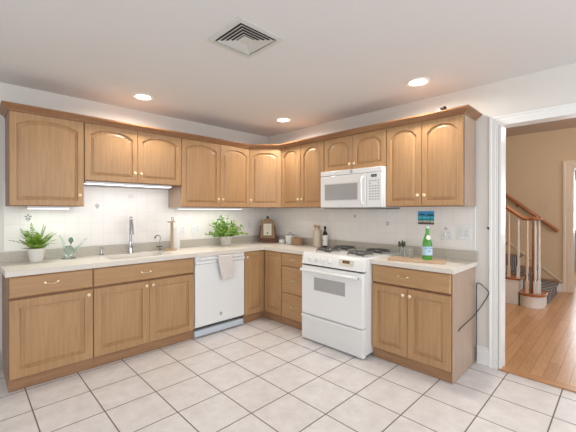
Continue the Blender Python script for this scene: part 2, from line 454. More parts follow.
def knob(parent, x, z, T=.019, s=1):
    global knob_me
    prof = [(.0055, 0), (.0055, -.010), (.008, -.012), (.0145, -.016), (.0155, -.021), (.012, -.026), (.005, -.028), (.0001, -.0282)]
    if knob_me is None:
        o = MB().lathe(prof, 16, axis='y').build('knob', knob_m, parent, angle=60); knob_me = o.data
    else:
        o = bpy.data.objects.new('knob', knob_me); COL.objects.link(o); o.parent = parent
    o.location = (x, -T, z); return o
pull_me = None
def pull(parent, x, z, T=.019):
    global pull_me
    if pull_me is None:
        mb = MB()
        for s in (-1, 1): mb.lathe([(.009, 0), (.009, -.004), (.005, -.006), (.005, -.022), (.008, -.026), (.0075, -.031), (.0001, -.033)], 12, (s*.043, 0, 0), 'y')
        mb.tube([(-.043, -.026, 0), (-.03, -.028, -.004), (-.012, -.029, -.008), (.012, -.029, -.008), (.03, -.028, -.004), (.043, -.026, 0)], .004, 8)
        o = mb.build('handle', brass, parent, angle=60); pull_me = o.data
    else:
        o = bpy.data.objects.new('handle', pull_me); COL.objects.link(o); o.parent = parent
    o.location = (x, -T, z); return o

# base cabinets -------------------------------------------------------------
G = .002
def base_cab(label, loc, rz, w, D=.555, doors=(), drawers=(), side_r=False, toe_m=None, zt=.868, hollow=False):
    t = thing('base_cabinet', label, 'cabinet', loc, rz)
    m = MB(); m.box(0, w, -D, -.008, .095, zt)
    if hollow:
        m = MB(); m.box(0, w, -D, -.008, .095, .755); m.box(0, w, -D, -D+.05, .7552, zt); m.box(0, .02, -D+.0502, -.008, .7552, zt); m.box(w-.02, w, -D+.0502, -.008, .7552, zt)
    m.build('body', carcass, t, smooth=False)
    B(0, w, -D+.008, -.03, .004, .0945).build('toe_kick', toe_m or wood_toe, t, smooth=False)
    return t
# A: leftmost
cA = base_cab('base cabinet with one wide door and one drawer at the far left', (-3.078, 0, 0), 0, .564)
d = panel_door('door', wood_v, .559, .590, 0, cA, .0025, -.5555, .098, .062); knob(d, .523, .55)
d = slab_front('drawer', wood_h, .559, .155, cA, .0025, -.5555, .706); pull(d, .262, .09)
# B: sink base
cB = base_cab('two-door base cabinet under the sink with one wide false drawer front', (-2.513, 0, 0), 0, .961, hollow=True)
for x0, kx in ((.0025, .447), (.481, .031)):
    d = panel_door('door', wood_v, .4765, .590, 0, cB, x0, -.5555, .098, .06); knob(d, kx, .548)
d = slab_front('drawer', wood_h, .955, .155, cB, .0025, -.5555, .706); pull(d, .44, .075)
# corner cabinet (L shaped, two door leaves meeting in the corner)
cc = thing('corner_cabinet', 'L-shaped base cabinet filling the corner between dishwasher and drawer stack', 'cabinet', (-.886, 0, 0))
m = MB(); P2 = [(0, -.008), (0, -.555), (.886-.555, -.555), (.886-.555, -.876), (.878, -.876), (.878, -.008)]
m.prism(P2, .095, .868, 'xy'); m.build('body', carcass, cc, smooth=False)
P3 = [(0, -.03), (0, -.547), (.886-.547, -.547), (.886-.547, -.876), (.86, -.876), (.86, -.03)]
m = MB(); m.prism(P3, .004, .0945, 'xy'); m.build('toe_kick', wood_toe, cc, smooth=False)
d = panel_door('door', wood_v, .308, .765, 0, cc, .003, -.5555, .098, .052); knob(d, .026, .70)
d = panel_door('door', wood_v, .298, .765, 0, cc, .3305, -.5765, .098, .052); d.rotation_euler = (0, 0, RW)
# drawer stack on the right wall
cD = base_cab('narrow stack of three drawers between corner cabinet and gas range', (0, -.878, 0), RW, .446)
for z, h in ((.708, .155), (.392, .308), (.098, .288)):
    d = slab_front('drawer', wood_h, .441, h, cD, .0025, -.5555, z); pull(d, .215, h/2+.01)
# right cabinet
cR = base_cab('two-door base cabinet with one drawer right of the range, exposed side panel', (0, -2.084, 0), RW, .686)
for x0, w_, kx in ((.0025, .332, .304), (.338, .346, .028)):
    d = panel_door('door', wood_v, w_, .590, 0, cR, x0, -.5555, .098, .056); knob(d, kx, .535)
d = slab_front('drawer', wood_h, .6815, .155, cR, .0025, -.5555, .706); pull(d, .30, .082)
B(.6865, .6965, -.553, -.008, .004, .868).build('side_panel', veneer, cR, bevel=.001)

# upper cabinets -------------------------------------------------------------
ZB, ZT = 1.396, 2.165
def upper(label, loc, rz, w, z0, doors, D=.306, rise=.05, kz=.095, name='wall_cabinet'):
    t = thing(name, label, 'cabinet', loc, rz)
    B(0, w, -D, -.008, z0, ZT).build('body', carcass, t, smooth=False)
    for (x0, w_, kx) in doors:
        d = panel_door('door', wood_v, w_, ZT-z0-.012, rise, t, x0, -D-.0005, z0+.004, .046)
        if kx is not None: knob(d, kx, kz)
    return t
uA = upper('large single-door wall cabinet at the far left above the fern', (-3.054, 0, 0), 0, .532, ZB, [(.002, .527, .490)], rise=.05)
uB = upper('short two-door wall cabinet above the sink', (-2.52, 0, 0), 0, .950, 1.632, [(.002, .472, .44), (.476, .472, .03)], rise=.052, kz=.09)
uC = upper('tall two-door wall cabinet above the bushy plant', (-1.568, 0, 0), 0, .956, ZB, [(.002, .500, .47), (.505, .449, .03)], rise=.05)
# diagonal corner cabinet
uD = thing('corner_wall_cabinet', 'diagonal single-door wall cabinet in the corner above the mantel clock', 'cabinet', (0, 0, 0))
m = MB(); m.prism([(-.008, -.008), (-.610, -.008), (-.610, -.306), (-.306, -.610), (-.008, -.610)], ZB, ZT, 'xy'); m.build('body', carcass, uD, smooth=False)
dl = math.hypot(.304, .304)
d = panel_door('door', wood_v, dl-.012, ZT-ZB-.012, .05, uD, -.610+.0045, -.306-.0045, ZB+.004, .05); d.rotation_euler = (0, 0, -PI/4)
d.location = (-.6105+.004, -.3065-.005, ZB+.004); knob(d, .03, .095)
uE = upper('narrow two-door wall cabinet between corner cabinet and microwave', (0, -.612, 0), RW, .712, ZB, [(.006, .342, .315), (.352, .356, .03)], rise=.07)
uF = upper('short two-door wall cabinet directly above the microwave', (0, -1.327, 0), RW, .762, 1.790, [(.002, .376, .348), (.380, .380, .03)], rise=.06, kz=.06)
uG = upper('tall two-door wall cabinet right of the microwave, at the end of the run', (0, -2.091, 0), RW, .689, ZB, [(.003, .340, .313), (.347, .340, .028)], rise=.062)
B(.6892, .6932, -.306, -.008, ZB, ZT).build('side_panel', veneer, uG)
B(-.004, -.0002, -.306, -.008, ZB, 1.631).build('side_panel', veneer, uC)

# crown moulding swept round all the wall cabinets
prof = [(0.0, 2.157), (.003, 2.157), (.007, 2.160), (.009, 2.168), (.018, 2.176), (.034, 2.188), (.041, 2.196), (.047, 2.198), (.047, 2.211), (0.0, 2.211)]
path = [(-3.0545, -.007), (-3.0545, -.3275), (-.6195, -.3275), (-.3275, -.6195), (-.3275, -2.7845), (-.007, -2.7845)]
def sweep(path, prof):
    m = MB(); L = []
    def nrm(a, b):
        dx, dy = b[0]-a[0], b[1]-a[1]; l = math.hypot(dx, dy); return (dy/l, -dx/l)      # outward (right-hand side)
    for i, p in enumerate(path):
        ns = []
        if i > 0: ns.append(nrm(path[i-1], p))
        if i < len(path)-1: ns.append(nrm(p, path[i+1]))
        if len(ns) == 1: o = ns[0]
        else:
            sx, sy = ns[0][0]+ns[1][0], ns[0][1]+ns[1][1]; q = (sx*sx+sy*sy)/2; o = (sx/q, sy/q)
        L.append([(p[0]+o[0]*a, p[1]+o[1]*a, z) for a, z in prof])
    return m.loops(L)
nn = sweep(path, prof)
o = nn.build('crown_moulding', wood_y, angle=25)
tag(o, 'maple crown moulding running along the tops of all the wall cabinets', 'moulding')

# worktops ------------------------------------------------------------------
c0, c1 = .8695, .910
wt = thing('worktop', 'L-shaped pale stone worktop from the left end round the corner to the range', 'worktop', (0, 0, 0))
SX0, SX1, SY0, SY1 = -2.34, -1.74, -.47, -.155
m = MB()
m.box(-3.098, SX0, -.600, -.020, c0, c1); m.box(SX1, -.600, -.600, -.020, c0, c1)
m.box(SX0, SX1, -.600, SY0, c0, c1); m.box(SX0, SX1, SY1, -.020, c0, c1)
m.box(-.600, -.008, -.600, -.020, c0, c1); m.box(-.600, -.020, -1.328, -.600, c0, c1)
m.build('slab', top_m, wt, smooth=False)
m = MB(); m.box(-3.098, -.0085, -.0205, -.0065, c0, .998); m.box(-.0205, -.0065, -2.081, -.0205, c0, .998)
m.build('upstand', lip_m, wt, smooth=False)
wr = thing('worktop', 'short pale stone worktop right of the range holding the green bottle', 'worktop', (0, 0, 0))
m = MB(); m.box(-.600, -.020, -2.803, -2.084, c0, c1); m.build('slab', top_m, wr, bevel=.003)
m = MB(); m.box(-.0200, -.0065, -2.803, -2.0815, c0, .998); m.build('upstand', lip_m, wr, bevel=.002)
# sink
sk = thing('sink', 'white undermounted kitchen sink set into the worktop in front of the tall tap', 'sink', (0, 0, 0))
m = MB()
def RL(i, z): return [(SX0+i, SY0+i, z), (SX1-i, SY0+i, z), (SX1-i, SY1-i, z), (SX0+i, SY1-i, z)]
m.loops([RL(.001, c0-.002), RL(.004, c0-.006), RL(.02, .80), RL(.06, .775), RL(.05, .765), RL(.001, .765)], close_last=True, close_first=False)
m.bm.faces.new([m.bm.verts.new(p) for p in RL(.06, .775)])
m.build('basin', white, sk)
MB().lathe([(.035, .776), (.04, .779), (.03, .779), (.0001, .777)], 20, (-2.04, -.31, 0)).build('drain', chrome, sk)

# dishwasher ---------------------------------------------------------------
dw = thing('dishwasher', 'white built-in dishwasher between sink cabinet and corner cabinet', 'dishwasher', (-1.549, 0, 0))
B(0.004, .656, -.545, -.03, .10, .866).build('body', white_plastic, dw)
B(.004, .656, -.578, -.546, .118, .780).build('door', white, dw, bevel=.006)
m = MB(); m.loops([[(x, -.546, .783), (x, -.585, .783), (x, -.590, .79), (x, -.590, .815), (x, -.578, .822), (x, -.578, .866), (x, -.546, .866)] for x in (.004, .656)])
cp = m.build('control_panel', white, dw, bevel=.003)
B(.04, .62, -.618, -.604, .832, .848).box(.05,.075,-.604,-.5785,.834,.846).box(.585,.61,-.604,-.5785,.834,.846).build('handle', white, dw, bevel=.003)
B(-.0, .645, -.575, -.52, .012, .075).build('toe_plate', toe_white, dw, bevel=.003)
bd = MB().lathe([(.017, 0), (.017, -.002), (.0001, -.0022)], 24, axis='y').build('badge', logo_m, dw, loc=(.325, -.578, .205))
MB().lathe([(.009, 0), (.009, -.0012), (.0001, -.0013)], 20, axis='y').build('badge_centre', white, bd, loc=(0, -.0022, 0))
# dish towel hanging over the handle
def cloth(name, m_, pts_fn, nu, nv, th):
    mb = MB(); g = [[mb.bm.verts.new(pts_fn(i/nu, j/nv)) for j in range(nv+1)] for i in range(nu+1)]
    for i in range(nu):
        for j in range(nv): mb.bm.faces.new((g[i][j], g[i+1][j], g[i+1][j+1], g[i][j+1]))
    o = mb.build(name, m_, angle=80); s = o.modifiers.new('solid', 'SOLIDIFY'); s.thickness = th; s.offset = 0; return o
def tw(u, v):
    # v: 0 at the front hem, over the handle, down behind to v=1 ; u across
    zt = .857; L1, L2 = .262, .05
    s = v*(L1+.03+L2)
    w0 = .195 - .05*max(0, 1-s/.20)*.8
    x = -1.195 + (u-.5)*w0 + .035*(1-min(1, s/L1))*1.0
    fold = .006*math.sin(u*PI*5)*max(0, 1-s/.28)
    if s < L1: y, z = -.623-abs(fold), zt-L1+s + .012*(u-.5)
    elif s < L1+.03:
        a = (s-L1)/.03*PI; y, z = -.611-.012*math.cos(a), zt+.004*math.sin(a)
    else: y, z = -.5905+.0, zt-(s-L1-.03)
    if s >= L1+.03: y = -.5985
    return (x, y, z)
tag(cloth('dish_towel', towel_m, tw, 20, 40, .003), 'pale beige dish towel folded over the dishwasher handle', 'towel')

# gas range -------------------------------------------------------------------
rg = thing('gas_range', 'white slide-in gas range with black grates and an oven window', 'range', (0, -1.330, 0), RW)
w = .751
B(.004, w-.002, -.655, -.035, .035, .900).build('body', white, rg)
for lx in (.05, w-.05):
    for ly in (-.60, -.08): MB().lathe([(.02, .001), (.02, .012), (.012, .014), (.012, .034)], 10, (lx, ly, 0)).build('foot', black, rg)
B(.0, w, -.650, -.024, .9005, .922).build('cooktop', white, rg, bevel=.006)
m = MB(); m.loops([[(x, -.652, .800), (x, -.709, .800), (x, -.705, .815), (x, -.678, .912), (x, -.671, .920), (x, -.652, .920)] for x in (.0, w)])
m.build('control_panel', white, rg, bevel=.003)
od = B(.004, w-.004, -.712, -.656, .280, .785).build('oven_door', white, rg, bevel=.008)
B(.175, .555, -.7135, -.7125, .545, .675).build('window', oven_glass, od, bevel=.0004)
hb = MB().tube([(.03, -.755, .745), (w-.03, -.755, .745)], .016, 14)
hb.box(.03, .055, -.755, -.709, .733, .757); hb.box(w-.055, w-.03, -.755, -.709, .733, .757); hb.build('handle', white, od, angle=50)
B(.02, w-.02, -.690, -.656, .7875, .799).build('vent_gap', gap_m, rg)
m = MB(); m.loops([[(x, -.656, .016), (x, -.705, .016), (x, -.709, .026), (x, -.709, .235), (x, -.719, .250), (x, -.719, .268), (x, -.703, .272), (x, -.656, .272)] for x in (.004, w-.004)])
m.build('storage_drawer', white, rg, bevel=.003)
# knobs on the slanted control panel
nrm_a = math.atan2(.027, .097)
def on_panel(x, s):      # s = 0 at the bottom, 1 at the top of the slanted face
    return (x, -.705+.027*s, .815+.097*s)
for x in (.105, .19, .275, .36):
    kb = MB().lathe([(.023, 0), (.023, -.004), (.018, -.006), (.016, -.022), (.0001, -.023)], 20, axis='y').box(-.0035, .0035, -.027, -.02, -.015, .015).build('knob', white_plastic, rg, angle=50)
    kb.location = on_panel(x, .42); kb.rotation_euler = (-nrm_a, 0, 0)
dp = B(-.075, .085, -.0015, 0, -.028, .028).build('display_panel', beige_panel, rg, bevel=.0004); dp.location = on_panel(.55, .48); dp.rotation_euler = (-nrm_a, 0, 0)
B(-.035, .04, -.003, -.0016, -.004, .020).build('display', lcd, dp)
m = MB()
def seg7(m, ch, x, z, s, y):
    segs = {'1': 'bc', '2': 'abged', '4': 'fgbc', '5': 'afgcd', '0': 'abcdef', ':': ''}[ch]
    R = {'a': (-.5, .5, .9, 1.1), 'd': (-.5, .5, -1.1, -.9), 'g': (-.5, .5, -.1, .1), 'b': (.4, .6, 0, 1), 'c': (.4, .6, -1, 0), 'f': (-.6, -.4, 0, 1), 'e': (-.6, -.4, -1, 0)}
    for k in segs:
        a, b, c, d_ = R[k]; m.box(x+a*s, x+b*s, y-.0003, y, z+c*s, z+d_*s)
for i, ch in enumerate('1245'): seg7(m, ch, -.017+i*.013+(.004 if i > 1 else 0), .008, .0055, -.0031)
m.build('display_digits', digit_m, dp, smooth=False)
m = MB()
for i in range(6): m.box(-.067+i*.026, -.049+i*.026, -.0028, -.0016, -.022, -.012)
m.box(-.067, -.045, -.0028, -.0016, .0, .014); m.box(.052, .075, -.0028, -.0016, .0, .014)
m.build('keypad', white_plastic, dp, bevel=.0005)
# burners and grates
for bx, by in ((.19, -.50), (.19, -.20), (.585, -.50), (.60, -.20)):
    b = MB().lathe([(.045, .9222), (.045, .926), (.03, .928), (.03, .934), (.0001, .935)], 22, (bx, by, 0)).build('burner', burner_m, rg)
    g = MB(); R_ = .112; zg = .947
    pts = [(bx+R_*math.cos(a), by+R_*math.sin(a), zg) for a in [2*PI*k/28 for k in range(29)]]
    g.tube(pts, .0075, 6)
    for k in range(4):
        a = PI/4+k*PI/2; c, s_ = math.cos(a), math.sin(a)
        g.tube([(bx+c*.025, by+s_*.025, zg+.004), (bx+c*.07, by+s_*.07, zg+.005), (bx+c*R_, by+s_*R_, zg), (bx+c*(R_+.012), by+s_*(R_+.012), .925)], .006, 6)
    for k in range(4):
        a = k*PI/2; c, s_ = math.cos(a), math.sin(a)
        g.tube([(bx+c*.04, by+s_*.04, zg+.003), (bx+c*R_, by+s_*R_, zg)], .005, 6)
    g.build('grate', iron, rg, angle=60)
m = MB().tube([(.34, -.33, .932), (.43, -.33, .932)], .006, 6)

# microwave ------------------------------------------------------------------
mw = thing('microwave', 'white over-the-range microwave hung under the short wall cabinet', 'microwave', (0, -1.330, 0), RW)
w, z0, z1 = .758, 1.378, 1.789
B(0, w, -.360, -.008, z0+.012, z1).build('body', white, mw, bevel=.003)
B(.01, w-.01, -.350, -.01, z0-.006, z0+.0115).build('underside_vent', steel, mw)
B(.002, .584, -.395, -.361, z0+.014, 1.735).build('door', white, mw, bevel=.008)
md = [o for o in mw.children if o.name.startswith('door')][0]
B(.055, .495, -.3962, -.3952, 1.462, 1.655).build('window', offwhite, md)
B(.067, .483, -.3974, -.3963, 1.473, 1.643).build('window_glass', mw_glass, md)
h_ = MB().tube([(.548, -.398, 1.70), (.548, -.425, 1.69), (.548, -.430, 1.64), (.548, -.430, 1.47), (.548, -.425, 1.43), (.548, -.398, 1.42)], .0115, 12); h_.build('handle', white, md, angle=60)
B(.002, w-.002, -.395, -.361, 1.738, z1).build('top_grille', white, mw, bevel=.006)
cp = B(.587, w-.002, -.395, -.361, z0+.014, 1.735).build('control_panel', white, mw, bevel=.006)
B(.642, .702, -.3968, -.3955, 1.690, 1.716).build('display', lcd, cp)
m = MB()
for i, ch in enumerate('1245'): seg7(m, ch, .655+i*.011+(.003 if i > 1 else 0), 1.703, .0042, -.3969)
m.build('display_digits', mat('mw_digits', (200, 230, 220), .4, emit=(190, 240, 220), es=.8), cp, smooth=False)
m = MB()
for r in range(8):
    for c_ in range(4):
        if r in (1,) and c_ in (1, 2): continue
        m.box(.619+c_*.031, .639+c_*.031, -.3965, -.3955, 1.648-r*.026, 1.660-r*.026)
m.build('keypad', mat('keypad_grey', (182, 182, 180), .5), cp, smooth=False)
bd = MB().lathe([(.015, 0), (.015, -.002), (.0001, -.0022)], 24, axis='y').build('badge', logo_m, mw, loc=(.41, -.395, 1.7645))
MB().lathe([(.007, 0), (.007, -.001), (.0001, -.0011)], 16, axis='y').build('badge_centre', white, bd, loc=(0, -.0022, 0))

# ------------------------------------------------------------------ lamps
def can(x, y, label, power):
    t = thing('recessed_light', label, 'light', (x, y, H), 0, 'recessed ceiling lights')
    MB().lathe([(.100, -.0005), (.098, -.006), (.078, -.009), (.070, -.004), (.068, -.0006)], 32, cap=False).build('trim_ring', trim_m, t)
    MB().lathe([(.0001, -.0012), (.068, -.0014)], 32, cap=False).build('diffuser', led, t)
    d = bpy.data.lights.new('downlight_bulb', 'AREA'); d.shape = 'DISK'; d.size = .13; d.energy = power; d.color = (1, .93, .84); d.spread = math.radians(165)
    l = bpy.data.objects.new('downlight_bulb', d); COL.objects.link(l); l.parent = t; l.location = (0, 0, -.014)
    return t
PW = 8.5
can(-2.05, -.476, 'round recessed ceiling light above the sink cabinets, leftmost', PW)
can(-.489, -.833, 'round recessed ceiling light nearest the room corner', PW)
can(-.487, -2.474, 'round recessed ceiling light above the right end of the range wall', PW)
def under_light(name, label, x0, x1, z, y, power, col, rz=0, loc=(0,0,0)):
    t = thing(name, label, 'light', loc, rz)
    B(x0, x1, y-.04, y+.04, z-.022, z-.001).build('housing', white_plastic, t, bevel=.002)
    B(x0+.008, x1-.008, y-.036, y+.03, z-.0245, z-.0225).build('diffuser', strip_led, t)
    d = bpy.data.lights.new('strip_tube', 'AREA'); d.shape = 'RECTANGLE'; d.size = x1-x0-.03; d.size_y = .05; d.energy = power; d.color = col
    l = bpy.data.objects.new('strip_tube', d); COL.objects.link(l); l.parent = t; l.location = ((x0+x1)/2, y, z-.028)
    return t
under_light('under_cabinet_light', 'slim under-cabinet light strip beneath the leftmost wall cabinet above the fern', -2.93, -2.62, ZB, -.22, .6, (.84, 1, .86))
under_light('under_cabinet_light', 'long bright under-cabinet light strip beneath the short cabinet above the sink', -2.505, -1.66, 1.632, -.235, .75, (.93, .97, 1))
under_light('under_cabinet_light', 'under-cabinet light strip beneath the tall cabinet above the bushy plant', -1.54, -.66, ZB, -.20, 1.0, (.98, 1, .94))

# ceiling vent
vent_m = mat('vent_enamel', (206, 204, 198), .5)
vt = thing('ceiling_vent', 'square white ceiling air vent with nested louvres', 'vent', (-1.997, -2.012, H))
m = MB(); a = .178
def SQ(r, z): return [(-r, -r, z), (r, -r, z), (r, r, z), (-r, r, z)]
m.loops([SQ(a, -.0005), SQ(a, -.007), SQ(a-.032, -.011), SQ(a-.034, -.0005)], False, False); m.build('frame', vent_m, vt, smooth=False)
m = MB(); m.box(-(a-.03), a-.03, -(a-.03), a-.03, -.0015, -.0005)
m.build('duct_opening', black, vt, smooth=False)
for k, r in enumerate((.131, .107, .083, .059)):
    m = MB(); m.loops([SQ(r-.017, -.0035), SQ(r-.001, -.0115), SQ(r, -.0105), SQ(r-.016, -.003)], False, False); m.build('louvre', vent_m, vt, smooth=False)
B(-.036, .036, -.036, .036, -.010, -.004).build('centre_plate', vent_m, vt)

# ------------------------------------------------------------------ wall plates
def plate(label, loc, rz, w, h, kind, cat='outlet', name='wall_outlet'):
    t = thing(name, label, cat, loc, rz)
    B(-w/2, w/2, -.006, -.0005, -h/2, h/2).build('cover_plate', white_plastic, t, bevel=.002)
    n = max(1, round(w/.06))
    for i in range(n):
        x = (i-(n-1)/2)*.046
        k = kind[i] if i < len(kind) else kind[-1]
        if k == 's':
            B(x-.008, x+.008, -.0145, -.0065, -.016, .016).build('switch', offwhite, t, bevel=.002)
        elif k == 'r':
            B(x-.017, x+.017, -.009, -.0062, -.033, .033).build('rocker', offwhite, t, bevel=.002)
        else:
            for z in (-.02, .02):
                B(x-.014, x+.014, -.0078, -.0062, z-.013, z+.013).build('socket', offwhite, t, bevel=.001)
    return t
plate('white outlet plate on the tiles just right of the paper towel roll', (-1.39, -.006, 1.125), 0, .075, .118, 'o')
plate('white double switch plate on the tiles left of the bushy plant', (-1.215, -.006, 1.135), 0, .118, .118, 'so', 'switch', 'light_switch')
plate('white outlet plate on the tiles between bushy plant and mantel clock', (-.36, -.006, 1.15), 0, .072, .118, 'r')
plate('white switch plate under a flower motif, left of the double plate at right', (-.006, -2.545, 1.13), RW, .10, .095, 'so', 'switch', 'light_switch')
plate('white double switch plate at the right end of the wall tiles', (-.006, -2.695, 1.155), RW, .118, .125, 'rr', 'switch', 'light_switch')
# postcard
pc = thing('postcard', 'blue tropical beach postcard fixed to the tiles above the green bottle', 'picture', (-.0068, -2.347, 1.222), RW)
B(-.078, .078, -.004, 0, 0, .13).build('card', card_m, pc, smooth=False)
m = MB()
for cx, cz, s in ((-.035, .09, 1.35), (.045, .085, 1.5)):
    m.prism([(cx-.002, .03), (cx+.002, .03), (cx+.003, cz), (cx-.001, cz)], -.0044, -.0041)
    for k in range(7):
        a = PI*k/6-.2*(1 if k > 3 else -1); c_, s_ = math.cos(a), math.sin(a)
        m.prism([(cx, cz), (cx+c_*.018*s-.004*s_, cz+s_*.014*s+.003), (cx+c_*.03*s, cz+s_*.014*s-.012), (cx+c_*.014*s+.004*s_, cz+s_*.006*s-.002)], -.0044, -.0041)
m.build('palm_print', palm_ink, pc, smooth=False)

# ------------------------------------------------------------------ counter objects
Z = .9103
# fern
fp = thing('potted_fern', 'green fern in a plain white round pot at the left end of the worktop', 'plant', (-2.852, -.125, Z))
MB().lathe([(.046, 0), (.049, .003), (.065, .10), (.068, .112), (.068, .116), (.062, .116), (.060, .095), (.0001, .094)], 32).build('pot', ceramic, fp)
MB().lathe([(.058, .0945), (.05, .104), (.0001, .108)], 20, cap=False).build('soil', soil, fp)
rf = random.Random(3)
m = MB(); st = MB()
for i in range(62):
    az = rf.uniform(0, 2*PI); tilt = rf.uniform(.12, 1.0); L = rf.uniform(.15, .25)*(1 if tilt < .8 else .95)
    if math.sin(az) > .2: L *= .42
    dx, dy = math.cos(az), math.sin(az)
    pts = []; n = 13
    for k in range(n+1):
        s = k/n; hor = L*s*math.sin(tilt)*(1.15); ver = L*(s*math.cos(tilt)*1.1 - .42*s*s*math.sin(tilt))
        pts.append(Vector((dx*(.012+hor), dy*(.012+hor), .10+ver)))
    side = Vector((-dy, dx, 0))
    for k in range(1, n+1):
        p = pts[k]; d = (pts[k]-pts[k-1]).normalized(); ll = .030*math.sin(PI*(.12+.86*k/n))**.7*rf.uniform(.8, 1.1); ww = .0048
        for sg in (-1, 1):
            tip = p+side*sg*ll+d*ll*.5+Vector((0, 0, rf.uniform(-.006, .003)))
            a_, b_ = p-d*ww, p+d*ww
            mid = (p+tip)/2+d*ww*1.2+Vector((0,0,.002)); mid2 = (p+tip)/2-d*ww*.8
            m.bm.faces.new([m.bm.verts.new(q) for q in (a_, mid2, tip, mid, b_)])
    st.tube(pts, .0011, 4)
m.build('foliage', fern_m, fp, smooth=False); st.build('stems', stem_m, fp)
# pale glass ornament shaped like a small watering can
gj = thing('glass_watering_can', 'pale green glass watering can with curved handle and long spout beside the fern', 'watering can', (-2.605, -.12, Z))
gj.scale = (1.05, 1.05, 1.22)
MB().lathe([(.058, 0), (.060, .004), (.050, .007), (.022, .012), (.018, .02), (.035, .035), (.044, .055), (.040, .078), (.022, .098), (.015, .105), (.0001, .106)], 28).build('body', teal_glass, gj)
MB().tube([(-.026, 0, .045), (-.034, 0, .08), (-.038, 0, .12), (-.052, 0, .155), (-.072, 0, .178)], [.012, .010, .009, .008, .004], 12).build('handle', teal_glass, gj)
MB().tube([(.03, 0, .05), (.06, 0, .07), (.09, 0, .098), (.125, 0, .135), (.140, 0, .15)], [.017, .013, .009, .006, .005], 12).build('spout', teal_glass, gj)
MB().lathe([(.006, .107), (.006, .120), (.018, .128), (.020, .142), (.013, .158), (.0001, .164)], 18, (.018, 0, 0)).build('stopper', mat('dark_green_glass', (120, 150, 135), .08, trans=.6), gj)
# chrome air gap / soap pump
sp_ = thing('soap_dispenser', 'small chrome soap dispenser on the worktop left of the main tap', 'dispenser', (-2.315, -.085, Z))
sp_.scale = (1.3, 1.3, 1.35)
MB().lathe([(.018, 0), (.018, .006), (.010, .010), (.009, .038), (.0001, .039)], 18).build('base', chrome, sp_)
MB().tube([(0, 0, .036), (0, 0, .055), (0, -.010, .062), (0, -.045, .058)], .006, 10).build('spout', chrome, sp_)
# main faucet, gooseneck towards the camera with pull-down head
fa = thing('kitchen_faucet', 'tall chrome gooseneck kitchen tap behind the sink', 'faucet', (-2.035, -.095, Z), math.radians(-15))
MB().lathe([(.028, 0), (.028, .006), (.022, .012), (.020, .07), (.016, .08), (.0145, .12)], 24).build('base', chrome, fa)
R_ = .055
pts = [(0, 0, .11), (0, 0, .30)] + [(0, -R_+R_*math.cos(a), .322+R_*math.sin(a)) for a in [PI*k/12*.95 for k in range(13)]]
MB().tube(pts, .0125, 14).build('neck', chrome, fa)
e_ = pts[-1]
MB().tube([(0, e_[1], e_[2]), (0, e_[1]-.004, e_[2]-.03), (0, e_[1]-.008, e_[2]-.13)], [.014, .018, .021], 16).build('spray_head', steel, fa)
MB().tube([(.018, 0, .055), (.035, 0, .06), (.065, -.004, .082), (.078, -.006, .105)], [.010, .008, .006, .005], 10).build('lever', chrome, fa)
# filtered water tap
ft = thing('water_tap', 'thin curved chrome filter tap with dark lever beside the paper towel holder', 'faucet', (-1.712, -.09, Z))
ft.scale = (1.1, 1.1, 1.12)
MB().lathe([(.018, 0), (.018, .005), (.011, .012), (.011, .035), (.0001, .036)], 16).build('base', chrome, ft)
pts = [(0, 0, .03), (-.002, -.003, .10)] + [(-.034+.034*math.cos(a), -.012-.02*k/8, .12+.035*math.sin(a)) for k, a in enumerate([PI*k/8*.85 for k in range(9)])]
MB().tube(pts, .0045, 8).build('neck', chrome, ft)
MB().tube([(pts[-1][0], pts[-1][1], pts[-1][2]+.004), (pts[-1][0], pts[-1][1], pts[-1][2]-.010)], .007, 10).build('tip', black, ft)
B(-.035, .02, -.022, .01, .0365, .043).build('lever', black, ft, bevel=.002)
# paper towel holder
ph = thing('paper_towel_holder', 'light wooden paper towel stand with T-shaped post on the worktop', 'holder', (-1.636, -.17, Z))
MB().lathe([(.078, 0), (.080, .004), (.080, .012), (.076, .016), (.0001, .016)], 36).build('base', light_wood, ph)
MB().box(-.013, .013, -.09+.02, -.05+.0, .0165, .315).build('post', light_wood, ph, bevel=.003)
MB().box(-.048, .030, -.078, -.042, .3155, .330).build('crossbar', light_wood, ph, bevel=.004)
MB().tube([(.022+.012*math.cos(a), -.03, .353+.018*math.sin(a)) for a in [2*PI*k/18 for k in range(19)]], .0035, 8).build('ring', steel, ph)
MB().tube([(.022, -.044, .329), (.022, -.032, .339)], .0035, 8).build('ring_stem', steel, ph)
pr = MB().lathe([(.018, .0), (.05, .0), (.052, .003), (.052, .235), (.05, .238), (.018, .238), (.018, .0)], 36, cap=False).build('paper_towel_roll', paper, loc=(-1.520, -.095, Z))
tag(pr, 'white roll of paper towels standing behind the wooden post', 'paper towel')
pr.scale = (.8, .8, 1)
